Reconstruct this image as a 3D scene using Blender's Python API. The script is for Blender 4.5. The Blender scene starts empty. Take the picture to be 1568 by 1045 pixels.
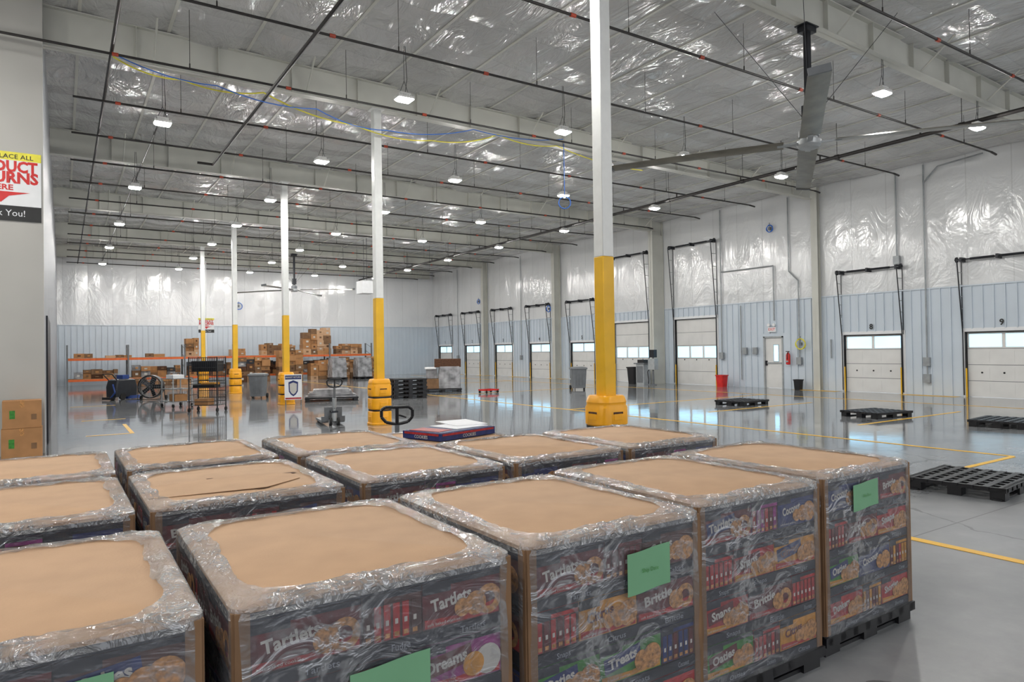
import bpy, bmesh, math, random
from mathutils import Matrix, Vector
random.seed(7)
D=bpy.data
SC=bpy.context.scene
def link(o): SC.collection.objects.link(o); return o
# ------------------------------------------------------------------ materials
def nt(name):
    m=D.materials.new(name); m.use_nodes=True
    n=m.node_tree; b=n.nodes.get('Principled BSDF'); return m,n,b
def coords(n,world=False,scale=(1,1,1)):
    if world:
        g=n.nodes.new('ShaderNodeNewGeometry'); o=g.outputs['Position']
    else:
        g=n.nodes.new('ShaderNodeTexCoord'); o=g.outputs['Object']
    mp=n.nodes.new('ShaderNodeMapping'); mp.inputs['Scale'].default_value=scale
    n.links.new(o,mp.inputs['Vector']); return mp.outputs['Vector']
def noise(n,vec,scale,detail=2,rough=.55,dist=0):
    t=n.nodes.new('ShaderNodeTexNoise'); t.inputs['Scale'].default_value=scale
    t.inputs['Detail'].default_value=detail; t.inputs['Roughness'].default_value=rough
    t.inputs['Distortion'].default_value=dist
    n.links.new(vec,t.inputs['Vector']); return t.outputs['Fac']
def ramp(n,fac,stops):
    r=n.nodes.new('ShaderNodeValToRGB'); e=r.color_ramp.elements
    while len(e)<len(stops): e.new(.5)
    for i,(p,c) in enumerate(stops):
        e[i].position=p; e[i].color=(c[0],c[1],c[2],1) if hasattr(c,'__len__') else (c,c,c,1)
    n.links.new(fac,r.inputs['Fac']); return r.outputs['Color']
def mathn(n,op,a,b=None,c=None):
    m=n.nodes.new('ShaderNodeMath'); m.operation=op
    for i,x in enumerate((a,b,c)):
        if x is None: continue
        if isinstance(x,(int,float)): m.inputs[i].default_value=x
        else: n.links.new(x,m.inputs[i])
    return m.outputs[0]
def bumpn(n,b,h,strength,dist=.02):
    bp=n.nodes.new('ShaderNodeBump'); bp.inputs['Strength'].default_value=strength
    bp.inputs['Distance'].default_value=dist
    n.links.new(h,bp.inputs['Height']); n.links.new(bp.outputs['Normal'],b.inputs['Normal']); return bp
def mat(name,col,rough=.5,metal=0,var=.12,vs=6,bump=0,bs=60,emit=0,world=False,coat=0,scale=(1,1,1)):
    m,n,b=nt(name)
    v=coords(n,world,scale)
    f=noise(n,v,vs)
    c2=tuple(min(1,c*(1+var)) for c in col); c1=tuple(c*(1-var) for c in col)
    n.links.new(ramp(n,f,[(.3,c1),(.7,c2)]),b.inputs['Base Color'])
    b.inputs['Roughness'].default_value=rough; b.inputs['Metallic'].default_value=metal
    b.inputs['Coat Weight'].default_value=coat
    if bump: bumpn(n,b,noise(n,v,bs),bump)
    if emit:
        b.inputs['Emission Color'].default_value=(col[0],col[1],col[2],1)
        b.inputs['Emission Strength'].default_value=emit
    return m
M={}
M['steel_white']=mat('painted_steel_offwhite',(.55,.55,.50),.45,var=.06,vs=1.5)
M['col_white']=mat('column_white',(.74,.75,.73),.4,var=.04)
M['yellow']=mat('safety_yellow_paint',(.80,.45,.012),.38,var=.08,vs=3)
M['guard']=mat('guard_yellow_plastic',(.90,.40,.008),.35,var=.08,vs=4,bump=.05,bs=30)
M['black']=mat('black_plastic',(.008,.008,.010),.42,var=.3)
M['blackrub']=mat('black_rubber',(.012,.012,.012),.8)
M['pipe']=mat('dark_sprinkler_pipe',(.014,.011,.010),.5,var=.3)
M['red']=mat('red_paint',(.60,.015,.012),.4)
M['redorange']=mat('red_coupling',(.38,.05,.02),.5)
M['grey']=mat('grey_plastic',(.14,.15,.16),.5)
M['lgrey']=mat('light_grey_metal',(.38,.40,.41),.4,.3)
M['conduit']=mat('galvanised_conduit',(.32,.34,.35),.4,.3)
M['alu']=mat('fan_blade_aluminium',(.18,.165,.13),.3,.5,var=.25,vs=3,scale=(1,1,6))
M['darksteel']=mat('dark_steel',(.028,.030,.036),.4,.5)
M['white']=mat('white_paint',(.78,.79,.80),.4,var=.03)
M['panel']=mat('door_panel_white',(.72,.715,.695),.35,var=.04,vs=2)
M['glasslit']=mat('door_window_daylight',(.42,.74,1.0),.1,var=.15,vs=1.5,emit=1.9,world=True)
M['cardboard']=mat('corrugated_cardboard',(.52,.33,.195),.8,var=.06,vs=5,bump=.08,bs=90)
M['card2']=mat('cardboard_orange',(.40,.20,.08),.8,var=.12,vs=4)
M['card3']=mat('cardboard_dark',(.19,.105,.052),.85,var=.2,vs=5)
M['tear']=mat('torn_cardboard',(.09,.04,.02),.9,var=.4,vs=20)
M['orange']=mat('rack_beam_orange',(.70,.13,.02),.45)
M['wood']=mat('raw_wood',(.36,.23,.12),.8,var=.2,vs=9,scale=(1,8,8))
M['blue']=mat('blue_plastic',(.015,.05,.22),.4)
M['cable_y']=mat('yellow_cable',(.8,.72,.06),.5)
M['cable_b']=mat('blue_cable',(.03,.16,.6),.5)
M['navy']=mat('navy_carton',(.010,.012,.024),.5,var=.3,vs=8)
M['p_red']=mat('print_red',(.36,.016,.016),.5,var=.35,vs=25)
M['p_dred']=mat('print_dark_red',(.10,.011,.014),.5,var=.4,vs=20)
M['p_purple']=mat('print_purple',(.24,.02,.17),.5,var=.3,vs=25)
M['p_green']=mat('print_green',(.035,.21,.022),.5,var=.35,vs=25)
M['p_blue']=mat('print_blue',(.010,.022,.12),.5,var=.3,vs=25)
M['p_yellow']=mat('print_yellow',(.52,.23,.015),.5,var=.3,vs=25)
M['p_maroon']=mat('print_brown',(.07,.026,.022),.5,var=.3,vs=25)
M['p_white']=mat('print_white',(.52,.50,.46),.5,var=.08)
M['sheet']=mat('paper_white',(.74,.75,.78),.5,var=.04)
M['p_tray']=mat('tray_text_grey',(.22,.24,.28),.5,var=.05)
M['cookie']=mat('print_cookie_tan',(.44,.21,.065),.6,var=.5,vs=60)
M['greenpaper']=mat('green_paper_label',(.17,.38,.21),.6,var=.05,vs=3)
M['txt_black']=mat('text_black',(.015,.015,.015),.5)
M['lamp']=mat('led_emitter',(1,.98,.94),.5,var=0,emit=540)
M['sofit']=mat('highbay_housing',(.7,.7,.68),.4)
M['wrapgrey']=mat('wrapped_goods',(.26,.26,.27),.22,var=.6,vs=3,bump=.5,bs=12)

# clear stretch film: transparent sheet, faint milky creases, thin glossy reflection
def film(name,base,ns,veil,stretch,amp,bump,rough,rot=0,refl=.10,rbase=.05,cut=.47):
    m=D.materials.new(name); m.use_nodes=True; n=m.node_tree
    b=n.nodes['Principled BSDF']; out=n.nodes['Material Output']
    b.inputs['Base Color'].default_value=(*veil,1); b.inputs['Roughness'].default_value=.45
    v=coords(n,False,stretch)
    if rot: v.node.inputs['Rotation'].default_value=(rot,rot,0)
    f=noise(n,v,ns,3,.6,1.6); f2=noise(n,v,ns*.3,1,.5,.8)
    bp=bumpn(n,b,f,bump,.03)
    tr=n.nodes.new('ShaderNodeBsdfTransparent'); tr.inputs[0].default_value=(.95,.95,.96,1)
    mx=n.nodes.new('ShaderNodeMixShader')
    rdg=mathn(n,'SUBTRACT',1,mathn(n,'MULTIPLY',mathn(n,'ABSOLUTE',mathn(n,'SUBTRACT',f,.5)),13))
    rdg=mathn(n,'MAXIMUM',rdg,0)
    patch=mathn(n,'MAXIMUM',mathn(n,'MULTIPLY',mathn(n,'SUBTRACT',f2,cut),5),0)
    rdg=mathn(n,'MULTIPLY',rdg,mathn(n,'MINIMUM',patch,1))
    a=mathn(n,'ADD',mathn(n,'MULTIPLY',rdg,amp),base)
    a=mathn(n,'ADD',a,mathn(n,'MULTIPLY',mathn(n,'SUBTRACT',f2,.5),base*1.5))
    c=n.nodes.new('ShaderNodeClamp'); n.links.new(a,c.inputs['Value'])
    c.inputs['Min'].default_value=.05; c.inputs['Max'].default_value=.8
    n.links.new(c.outputs[0],mx.inputs['Fac'])
    n.links.new(tr.outputs[0],mx.inputs[1]); n.links.new(b.outputs[0],mx.inputs[2])
    g=n.nodes.new('ShaderNodeBsdfGlossy'); g.inputs['Roughness'].default_value=rough; n.links.new(bp.outputs['Normal'],g.inputs['Normal'])
    fac=mathn(n,'ADD',mathn(n,'MULTIPLY',rdg,refl),rbase)
    m2=n.nodes.new('ShaderNodeMixShader'); n.links.new(fac,m2.inputs['Fac']); n.links.new(mx.outputs[0],m2.inputs[1]); n.links.new(g.outputs[0],m2.inputs[2])
    n.links.new(m2.outputs[0],out.inputs['Surface']); return m
M['film_side']=film('stretch_film_side',.15,5.5,(.34,.35,.37),(1,1,1.6),.30,.6,.10,.6,.36,.06,.46)
M['film_top']=film('stretch_film_top',.34,15,(.40,.40,.40),(1,1,1),.42,1.0,.09,0,.34,.17,.38)

# concrete floor
m,n,b=nt('polished_concrete'); M['floor']=m
v=coords(n,True); f1=noise(n,v,.35,4,.6,.4); f2=noise(n,v,3.5,5,.65)
mix=mathn(n,'ADD',mathn(n,'MULTIPLY',f1,.6),mathn(n,'MULTIPLY',f2,.4))
col=ramp(n,mix,[(.3,(.12,.127,.137)),(.5,(.20,.207,.214)),(.72,(.32,.325,.33))])
sx=n.nodes.new('ShaderNodeSeparateXYZ'); n.links.new(v,sx.inputs[0])
def joint(o,sp,off,w):
    q=mathn(n,'FRACT',mathn(n,'DIVIDE',mathn(n,'ADD',o,off),sp))
    return mathn(n,'LESS_THAN',q,w/sp)
j=mathn(n,'MAXIMUM',joint(sx.outputs['X'],4.0,100-6.2+4*25,.014),joint(sx.outputs['Y'],4.0,100-3.1,.014))
vor=n.nodes.new('ShaderNodeTexVoronoi'); vor.feature='DISTANCE_TO_EDGE'; vor.inputs['Scale'].default_value=.33
nv=n.nodes.new('ShaderNodeTexNoise'); nv.inputs['Scale'].default_value=1.6; nv.inputs['Detail'].default_value=4; n.links.new(v,nv.inputs['Vector'])
va=n.nodes.new('ShaderNodeVectorMath'); va.operation='MULTIPLY_ADD'; n.links.new(nv.outputs['Color'],va.inputs[0]); va.inputs[1].default_value=(.9,.9,0); n.links.new(v,va.inputs[2])
n.links.new(va.outputs[0],vor.inputs['Vector'])
crack=mathn(n,'MULTIPLY',mathn(n,'LESS_THAN',vor.outputs['Distance'],.006),.8)
j=mathn(n,'MAXIMUM',j,crack)
mc=n.nodes.new('ShaderNodeMix'); mc.data_type='RGBA'; n.links.new(j,mc.inputs[0]); n.links.new(col,mc.inputs[6]); mc.inputs[7].default_value=(.05,.05,.05,1)
n.links.new(mc.outputs[2],b.inputs['Base Color'])
mr=n.nodes.new('ShaderNodeMapRange'); n.links.new(sx.outputs['Y'],mr.inputs[0]); mr.inputs[1].default_value=2.5; mr.inputs[2].default_value=7.0; mr.inputs[3].default_value=.30; mr.inputs[4].default_value=0
rr=mathn(n,'ADD',mathn(n,'ADD',mathn(n,'MULTIPLY',f2,.10),.025),mr.outputs[0]); n.links.new(rr,b.inputs['Roughness'])
b.inputs['Specular IOR Level'].default_value=1.0; b.inputs['IOR'].default_value=1.65
bumpn(n,b,noise(n,v,1.2,2),.12,.02)
# vinyl insulation (walls / ceiling)
def vinyl(name,lo,hi,axis,sp,rough,bs,bstr,stretch):
    m,n,b=nt(name); v=coords(n,True,(1,1,1)); vs=coords(n,True,stretch)
    f=noise(n,vs,bs,4,.6,1.2); g=noise(n,v,.4,1)
    col=ramp(n,g,[(.3,lo),(.7,hi)])
    s=n.nodes.new('ShaderNodeSeparateXYZ'); n.links.new(v,s.inputs[0])
    q=mathn(n,'FRACT',mathn(n,'DIVIDE',mathn(n,'ADD',s.outputs[axis],100.),sp))
    j=mathn(n,'LESS_THAN',q,.03/sp)
    mc=n.nodes.new('ShaderNodeMix'); mc.data_type='RGBA'; n.links.new(mathn(n,'MULTIPLY',j,.22),mc.inputs[0]); n.links.new(col,mc.inputs[6]); mc.inputs[7].default_value=(.2,.2,.2,1)
    n.links.new(mc.outputs[2],b.inputs['Base Color']); b.inputs['Roughness'].default_value=rough
    b.inputs['Specular IOR Level'].default_value=1.0
    pil=mathn(n,'MULTIPLY',mathn(n,'PINGPONG',mathn(n,'MULTIPLY',q,1.),.5),1.2)
    h=mathn(n,'ADD',f,pil); bumpn(n,b,h,bstr,.11); return m
M['wall_up']=vinyl('wall_vinyl_insulation',(.64,.65,.655),(.71,.72,.725),'Y',1.25,.16,1.1,.34,(1,1,.6))
M['wall_up_b']=vinyl('wall_vinyl_insulation_back',(.68,.695,.71),(.76,.77,.78),'X',1.25,.16,1.1,.35,(1,1,.6))
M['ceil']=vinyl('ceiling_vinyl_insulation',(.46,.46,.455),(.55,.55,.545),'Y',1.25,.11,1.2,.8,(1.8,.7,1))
M['wain']=mat('ribbed_metal_panel',(.58,.645,.71),.32,var=.03,vs=1,world=True)
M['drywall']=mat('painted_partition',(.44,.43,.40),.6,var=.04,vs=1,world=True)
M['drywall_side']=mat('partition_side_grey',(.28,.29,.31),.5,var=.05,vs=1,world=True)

# ------------------------------------------------------------------ mesh builder
class MB:
    def __init__(s): s.v=[];s.f=[];s.m=[];s.mats=[]
    def mi(s,k):
        if k not in s.mats: s.mats.append(k)
        return s.mats.index(k)
    def add(s,vs,fs,k,T=None):
        o=len(s.v); i=s.mi(k)
        s.v+= [tuple(T@Vector(p)) for p in vs] if T is not None else [tuple(p) for p in vs]
        s.f+=[tuple(a+o for a in f) for f in fs]; s.m+=[i]*len(fs)
    def box(s,c,d,k,T=None,rz=0,rx=0,ry=0):
        x,y,z=d[0]/2,d[1]/2,d[2]/2
        R=Matrix.Translation(c)@Matrix.Rotation(rz,4,'Z')@Matrix.Rotation(ry,4,'Y')@Matrix.Rotation(rx,4,'X')
        vs=[R@Vector(p) for p in ((-x,-y,-z),(x,-y,-z),(x,y,-z),(-x,y,-z),(-x,-y,z),(x,-y,z),(x,y,z),(-x,y,z))]
        s.add(vs,[(0,3,2,1),(4,5,6,7),(0,1,5,4),(1,2,6,5),(2,3,7,6),(3,0,4,7)],k,T)
    def bb(s,a,b,k,T=None):
        s.box([(a[i]+b[i])/2 for i in range(3)],[abs(b[i]-a[i]) for i in range(3)],k,T)
    def cyl(s,p0,p1,r,k,T=None,n=10,r1=None,cap=True):
        p0=Vector(p0);p1=Vector(p1);r1=r if r1 is None else r1
        d=(p1-p0); 
        if d.length<1e-6: return
        q=d.to_track_quat('Z','Y').to_matrix()
        vs=[];fs=[]
        for i in range(n):
            a=2*math.pi*i/n; e=q@Vector((math.cos(a),math.sin(a),0))
            vs.append(p0+e*r); vs.append(p1+e*r1)
        for i in range(n):
            j=(i+1)%n; fs.append((2*i,2*j,2*j+1,2*i+1))
        if cap: fs.append(tuple(2*i for i in range(n))[::-1]); fs.append(tuple(2*i+1 for i in range(n)))
        s.add(vs,fs,k,T)
    def tube(s,pts,r,k,T=None,n=8):
        for a,b in zip(pts,pts[1:]): s.cyl(a,b,r,k,T,n)
    def loft(s,rings,k,T=None,cap0=True,cap1=True,closed=True):
        n=len(rings[0]); vs=[p for r in rings for p in r]; fs=[]
        for i in range(len(rings)-1):
            for j in range(n if closed else n-1):
                a=i*n+j;b=i*n+(j+1)%n; fs.append((a,b,b+n,a+n))
        if cap0: fs.append(tuple(range(n))[::-1])
        if cap1: fs.append(tuple((len(rings)-1)*n+j for j in range(n)))
        s.add(vs,fs,k,T)
    def lathe(s,prof,c,k,T=None,n=20):
        s.loft([[(c[0]+r*math.cos(2*math.pi*i/n),c[1]+r*math.sin(2*math.pi*i/n),c[2]+z) for i in range(n)] for r,z in prof],k,T)
    def build(s,name,loc=(0,0,0),rz=0,bevel=0,smooth=30,parent=None):
        me=D.meshes.new(name); me.from_pydata(s.v,[],s.f)
        for k in s.mats: me.materials.append(M[k])
        me.polygons.foreach_set('material_index',s.m)
        if smooth:
            me.polygons.foreach_set('use_smooth',[True]*len(me.polygons))
            me.set_sharp_from_angle(angle=math.radians(smooth))
        me.update()
        o=D.objects.new(name,me); o.location=loc; o.rotation_euler[2]=rz; link(o)
        if bevel:
            b=o.modifiers.new('bevel','BEVEL'); b.width=bevel; b.segments=2; b.limit_method='ANGLE'; b.angle_limit=math.radians(50)
        if parent: o.parent=parent
        return o
def inst(o,name,loc,rz=0,scale=None):
    q=D.objects.new(name,o.data); q.location=loc; q.rotation_euler[2]=rz
    if scale: q.scale=scale
    link(q)
    for md in o.modifiers:
        if md.type=='BEVEL':
            b=q.modifiers.new('bevel','BEVEL'); b.width=md.width;b.segments=md.segments;b.limit_method='ANGLE';b.angle_limit=md.angle_limit
    return q
def rsq(hx,hy,r,z,n=6,cx=0,cy=0):
    pts=[]
    for q,(sx_,sy_) in enumerate(((1,1),(-1,1),(-1,-1),(1,-1))):
        for i in range(n+1):
            a=math.pi/2*(q+i/n)
            pts.append((cx+sx_*(hx-r)+r*math.cos(a),cy+sy_*(hy-r)+r*math.sin(a),z))
    return pts
def rrd(hx,hy,r,na=9,me=16):
    """rounded rect with densely subdivided straight edges, constant vertex count"""
    c=rsq(hx,hy,r,0,na); out=[]; k=na+1
    for q in range(4):
        arc=c[q*k:(q+1)*k]; out+=[Vector(p) for p in arc]
        a=Vector(arc[-1]); b=Vector(c[((q+1)*k)%len(c)])
        for i in range(1,me): out.append(a.lerp(b,i/me))
    return out
_tc={}
def textmesh(st,bold=0.0):
    key=(st,bold)
    if key in _tc: return _tc[key]
    cu=D.curves.new('tmp','FONT'); cu.body=st; cu.align_x='CENTER'; cu.align_y='CENTER'; cu.size=1; cu.resolution_u=2; cu.offset=bold
    ob=D.objects.new('tmp',cu); link(ob)
    dg=bpy.context.evaluated_depsgraph_get(); me=D.meshes.new_from_object(ob.evaluated_get(dg))
    vs=[v.co.copy() for v in me.vertices]; fs=[tuple(p.vertices) for p in me.polygons]
    D.objects.remove(ob); D.curves.remove(cu); D.meshes.remove(me)
    _tc[key]=(vs,fs); return vs,fs
def addtext(mb,st,size,T,k,bold=.02,width=None):
    """text in local XZ plane facing -Y"""
    vs,fs=textmesh(st,bold)
    if not vs: return
    sx_=size
    if width:
        w=max(v.x for v in vs)-min(v.x for v in vs); sx_=width/w
    mb.add([(v.x*sx_,0,v.y*size) for v in vs],fs,k,T)

# ------------------------------------------------------------------ constants
WX=23.8; BY=47.1; S=8.0; Y0=7.1; CX=6.2
SY=-10.0; LX=-14.0; PX=-.27; PY=14.6
def zc(x): return 7.72+(WX-x)*.02
def zb(x): return 7.15+ (7.40-7.15)*min(1,max(0,(23.3-x)/(23.3-6.2)))
mb=MB(); mb.bb((LX,SY,-.2),(WX+.3,BY+.3,0),'floor'); mb.build('floor',smooth=0)
# ceiling with sagging insulation between purlins
mb=MB(); xs=[]; x=LX
while x<WX+.01: xs.append(x); x+=.25
ny=228
ys=[SY+i*(BY-SY)/ny for i in range(ny+1)]
vs=[];fs=[]
rc=random.Random(3)
for yy in ys:
    for xx in xs:
        ph=((xx-.3)%1.5)/1.5
        vs.append((xx,yy,zc(xx)-.09*math.sin(math.pi*ph)**.8*(.75+.25*math.sin(yy*2.5+math.floor((xx-.3)/1.5)*1.7))-rc.uniform(0,.008)))
nx=len(xs)
for a in range(len(ys)-1):
    for c in range(nx-1):
        i=a*nx+c; fs.append((i,i+nx,i+nx+1,i+1))
mb.add(vs,fs,'ceil'); 
mb.bb((LX,SY,8.6),(WX+.3,BY+.3,8.8),'steel_white')
mb.build('ceiling',smooth=60)
# walls ---------------------------------------------------------
DOCK=[5.1,9.1,13.1,29.1,33.1,37.1,41.1,45.1]; DW=2.0; DH=2.02
BIG=[(19.95,22.3),(24.05,26.45)]; BH=2.95
MAN=(16.65,17.55); MH=2.08
ops=[(c-DW/2,c+DW/2,DH) for c in DOCK]+[(a,b_,BH) for a,b_ in BIG]+[(MAN[0],MAN[1],MH)]
ops.sort()
mb=MB(); WZ=3.5
y=SY
for a,b_,h in ops:
    mb.bb((WX,y,0),(WX+.3,a,WZ),'wain'); mb.bb((WX,a,h),(WX+.3,b_,WZ),'wain'); y=b_
mb.bb((WX,y,0),(WX+.3,BY,WZ),'wain')
mb.bb((WX,SY,WZ),(WX+.3,BY,8.6),'wall_up')
y=SY+.1
while y<BY:
    z0=0
    for a,b_,h in ops:
        if a-.06<y<b_+.06: z0=h+.12
    mb.bb((WX-.035,y-.018,z0),(WX,y+.018,WZ),'wain'); y+=.305
mb.bb((WX-.04,SY,WZ-.02),(WX,BY,WZ+.02),'wain')
mb.build('wall_right',smooth=0)
mb=MB(); mb.bb((LX,BY,0),(WX,BY+.3,WZ),'wain'); mb.bb((LX,BY,WZ),(WX,BY+.3,8.6),'wall_up_b')
x=PX+.1
while x<WX: mb.bb((x-.02,BY-.035,0),(x+.02,BY,WZ),'wain'); x+=.305
mb.bb((PX,BY-.04,WZ-.02),(WX,BY,WZ+.02),'wain')
mb.build('wall_back',smooth=0)
mb=MB()
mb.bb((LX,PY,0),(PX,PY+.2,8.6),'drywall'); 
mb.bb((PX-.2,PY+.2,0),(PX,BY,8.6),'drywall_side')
mb.bb((PX,PY+1.5,0),(PX+.03,PY+5.0,2.5),'darksteel')
mb.build('wall_left',smooth=0)
mb=MB(); mb.bb((LX-.2,SY,0),(LX,PY,8.6),'drywall'); mb.build('wall_far_left',smooth=0)
mb=MB()
def line(x0,y0,x1,y1): mb.bb((x0,y0,.0015),(x1,y1,.004),'yellow')
line(6.12,-6,6.22,6.3); line(11.75,4.4,11.83,42); line(8.2,4.36,11.75,4.44); line(20.4,4,20.48,44)
for yy in (15.1,23.1,31.1): line(11.83,yy-.04,20.4,yy+.04)
for c in DOCK:
    line(WX-.5,c+1.15,WX-.1,c+2.85)
line(.4,17.0,1.3,17.08); line(1.22,17.08,1.3,19.4); line(.4,21,1.4,21.08); line(.2,27,1.5,27.08)
line(14,12.0,18.5,12.07); line(14,8.0,18.5,8.07)
mb.build('floor_marking_lines',smooth=0)

# ------------------------------------------------------------------ frames
for k in range(-1,6):
    yy=Y0+S*k
    if k==5: yy=BY-.35
    x0=LX if yy<PY else PX
    mb=MB()
    X=x0; xs=[]
    while X<23.3: xs.append(X); X+=1.5
    xs.append(23.35)
    for (w,zlo,zhi) in ((.11,lambda x:zb(x),lambda x:zb(x)+.018),(.006,lambda x:zb(x),lambda x:zc(x)-.05),(.11,lambda x:zc(x)-.07,lambda x:zc(x)-.05)):
        rings=[[(x,yy-w,zlo(x)),(x,yy+w,zlo(x)),(x,yy+w,zhi(x)),(x,yy-w,zhi(x))] for x in xs]
        mb.loft(rings,'steel_white')
    for x in xs[1:-1]:
        mb.bb((x-.006,yy-.1,zb(x)+.018),(x+.006,yy+.1,zc(x)-.07),'steel_white')
    for x in xs[1:-1:2]:
        for sg in (-1,1):
            mb.cyl((x+.3,yy+sg*.08,zb(x)+.03),(x+.3,yy+sg*.75,zc(x)-.09),.02,'steel_white',n=4)
    mb.build('roof_rafter',smooth=0)
    if k<5:
        dep={1:.22,2:.75,3:.5}.get(k,.4)
        mb=MB()
        for (w,xa,xb) in ((.13,WX-dep,WX-dep+.02),(.008,WX-dep,WX-.05),(.13,WX-.06,WX-.04)):
            mb.bb((xa,yy-w,0),(xb,yy+w,zc(WX)-.1),'steel_white')
        if k==2: mb.bb((WX-dep+.02,yy-.10,0),(WX-.06,yy+.10,7.0),'steel_white')
        mb.bb((WX-dep-.04,yy-.16,0),(WX-.03,yy+.16,.02),'steel_white')
        mb.build('wall_column',smooth=0)
mb=MB(); x=.3-1.5*9
while x<WX-.4:
    mb.bb((x-.03,SY,zc(x)-.035),(x+.03,BY,zc(x)-.01),'steel_white'); x+=1.5
mb.build('roof_purlins',smooth=0)
def column(yy,first):
    mb=MB(); w=.095; zt=zb(CX)
    mb.bb((-w,-w,2.95),(w,w,zt),'col_white'); mb.bb((-w-.002,-w-.002,0),(w+.002,w+.002,2.95),'yellow')
    mb.bb((-.16,-.16,zt-.02),(.16,.16,zt),'col_white'); mb.bb((-.17,-.17,0),(.17,.17,.02),'yellow')
    return mb.build('steel_column',(CX,yy,0),bevel=.012)
def guard():
    g=.84
    mb=MB(); prof=[(.30,.0),(.30,.04),(.285,.05),(.285,.30),(.265,.315),(.265,.36),(.285,.375),(.285,.60),(.265,.615),(.265,.66),(.285,.675),(.285,.90),(.27,.93),(.27,.96),(.275,.97),(.255,1.04),(.235,1.06),(.12,1.06)]
    mb.loft([rsq(h*g,h*g,min(.15,h*.6)*g,z,6) for h,z in prof],'guard')
    for z in (.32,.62): mb.loft([rsq(.272*g,.272*g,.14*g,z,6),rsq(.272*g,.272*g,.14*g,z+.035,6)],'black',cap0=False,cap1=False)
    for a in range(4):
        T=Matrix.Rotation(a*math.pi/2,4,'Z')
        for z in (.78,.48,.15): mb.box((0,-.286*g,z),(.15,.012,.09),'guard',T)
        mb.box((0,-.288*g,.83),(.17,.01,.03),'tear',T)
    return mb
gobj=None
for k in range(0,5):
    yy=Y0+S*k; column(yy,k==0)
    if gobj is None: gobj=guard().build('column_guard',(CX,yy,0),bevel=.008)
    else: inst(gobj,'column_guard',(CX,yy,0))

# ------------------------------------------------------------------ doors
def wall_T(y,x=WX,z=0):
    return Matrix(((0,1,0,x),(-1,0,0,y),(0,0,1,z),(0,0,0,1)))
def sect_door(name,c,w,h,trk,num,nw,nsec=4,winrow=None):
    mb=MB(); sh=h/nsec; winrow=nsec-1 if winrow is None else winrow
    for i in range(nsec):
        z=i*sh
        if i!=winrow:
            mb.bb((-w/2,.06,z+.008),(w/2,.11,z+sh-.008),'panel')
            for q in range(3):
                mb.bb((-w/2+.08+q*w/3,.055,z+.07),(-w/2+w/3-.06+q*w/3,.06,z+sh-.07),'panel')
        else:
            mb.bb((-w/2,.06,z+.008),(w/2,.11,z+.05),'panel'); mb.bb((-w/2,.06,z+sh-.05),(w/2,.11,z+sh-.008),'panel')
            for q in range(nw+1):
                xx=-w/2+q*w/nw; mb.bb((max(-w/2,xx-.05),.06,z+.05),(min(w/2,xx+.05),.11,z+sh-.05),'panel')
            mb.bb((-w/2+.02,.085,z+.05),(w/2-.02,.095,z+sh-.05),'glasslit')
        mb.bb((-w/2,.07,z+sh-.008),(w/2,.1,z+sh+.008),'grey')
    for q in (-.3,0,.3):
        mb.lathe([(.03,0),(.03,.01)],(0,0,0),'black',Matrix.Translation((q*w,.055,h*.38))@Matrix.Rotation(math.pi/2,4,'X'),8)
    for sg in (-1,1):
        mb.bb((sg*w/2,-.03,0),(sg*(w/2+.035),.06,h+.03),'black'); mb.bb((sg*(w/2+.035),-.025,0),(sg*(w/2+.14),0,h+.14),'white')
        mb.bb((sg*(w/2-.02),-.06,0),(sg*(w/2+.015),-.03,.9),'yellow')
        mb.cyl((sg*(w/2+.07),-.06,.05),(sg*(w/2+.07),-.07,h),.018,'darksteel',n=6)
        mb.cyl((sg*(w/2+.07),-.07,h),(sg*(w/2+.07),-.36,trk),.02,'darksteel',n=6)
        mb.cyl((sg*(w/2+.09),-.02,h),(sg*(w/2+.09),-.03,trk),.014,'darksteel',n=6)
        m_=6
        for i in range(1,m_+1):
            t=i/m_; z=h+(trk-h)*t
            mb.cyl((sg*(w/2+.08),-.07-.29*t,z),(sg*(w/2+.08),-.02,z),.012,'lgrey',n=6)
    mb.bb((-w/2,-.03,h),(w/2,.06,h+.03),'black')
    mb.bb((-w/2-.14,-.022,h+.03),(w/2+.14,0,h+.14),'white')
    mb.cyl((-w/2-.2,-.2,trk+.02),(w/2+.2,-.2,trk+.02),.022,'darksteel',n=8)
    for q in (-.5,0,.5): 
        mb.bb((q*w-.03,-.3,trk-.06),(q*w+.03,0,trk+.08),'darksteel')
    mb.cyl((-w*.38,-.2,trk+.02),(-.1,-.2,trk+.02),.04,'darksteel',n=8); mb.cyl((w*.38,-.2,trk+.02),(.1,-.2,trk+.02),.04,'darksteel',n=8)
    for sg in (-1,1): mb.cyl((sg*(w/2+.12),-.2,trk+.02),(sg*(w/2+.16),-.2,trk+.02),.09,'darksteel',n=12)
    if num: addtext(mb,num,.26,Matrix.Translation((0,-.05,h+.29)),'txt_black',.03)
    o=mb.build(name,smooth=0); o.matrix_world=wall_T(c); return o
nums={5.1:'10',9.1:'9',13.1:'8',29.1:'5',33.1:'4',37.1:'3',41.1:'2',45.1:'1'}
for i,c in enumerate(DOCK): sect_door('door_%d'%(i+1),c,DW,DH,4.3,nums[c],2)
for i,(a,b_) in enumerate(BIG): sect_door('door_%d'%(i+9),(a+b_)/2,b_-a,BH,6.3,None,3,5,2)
mb=MB(); w=MAN[1]-MAN[0]; h=MH
mb.bb((-w/2+.05,.04,0.01),(w/2-.05,.09,h-.05),'panel')
for sg in (-1,1): mb.bb((sg*w/2,-.03,0),(sg*(w/2-.06),.1,h),'lgrey')
mb.bb((-w/2,-.03,h-.06),(w/2,.1,h),'lgrey')
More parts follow.
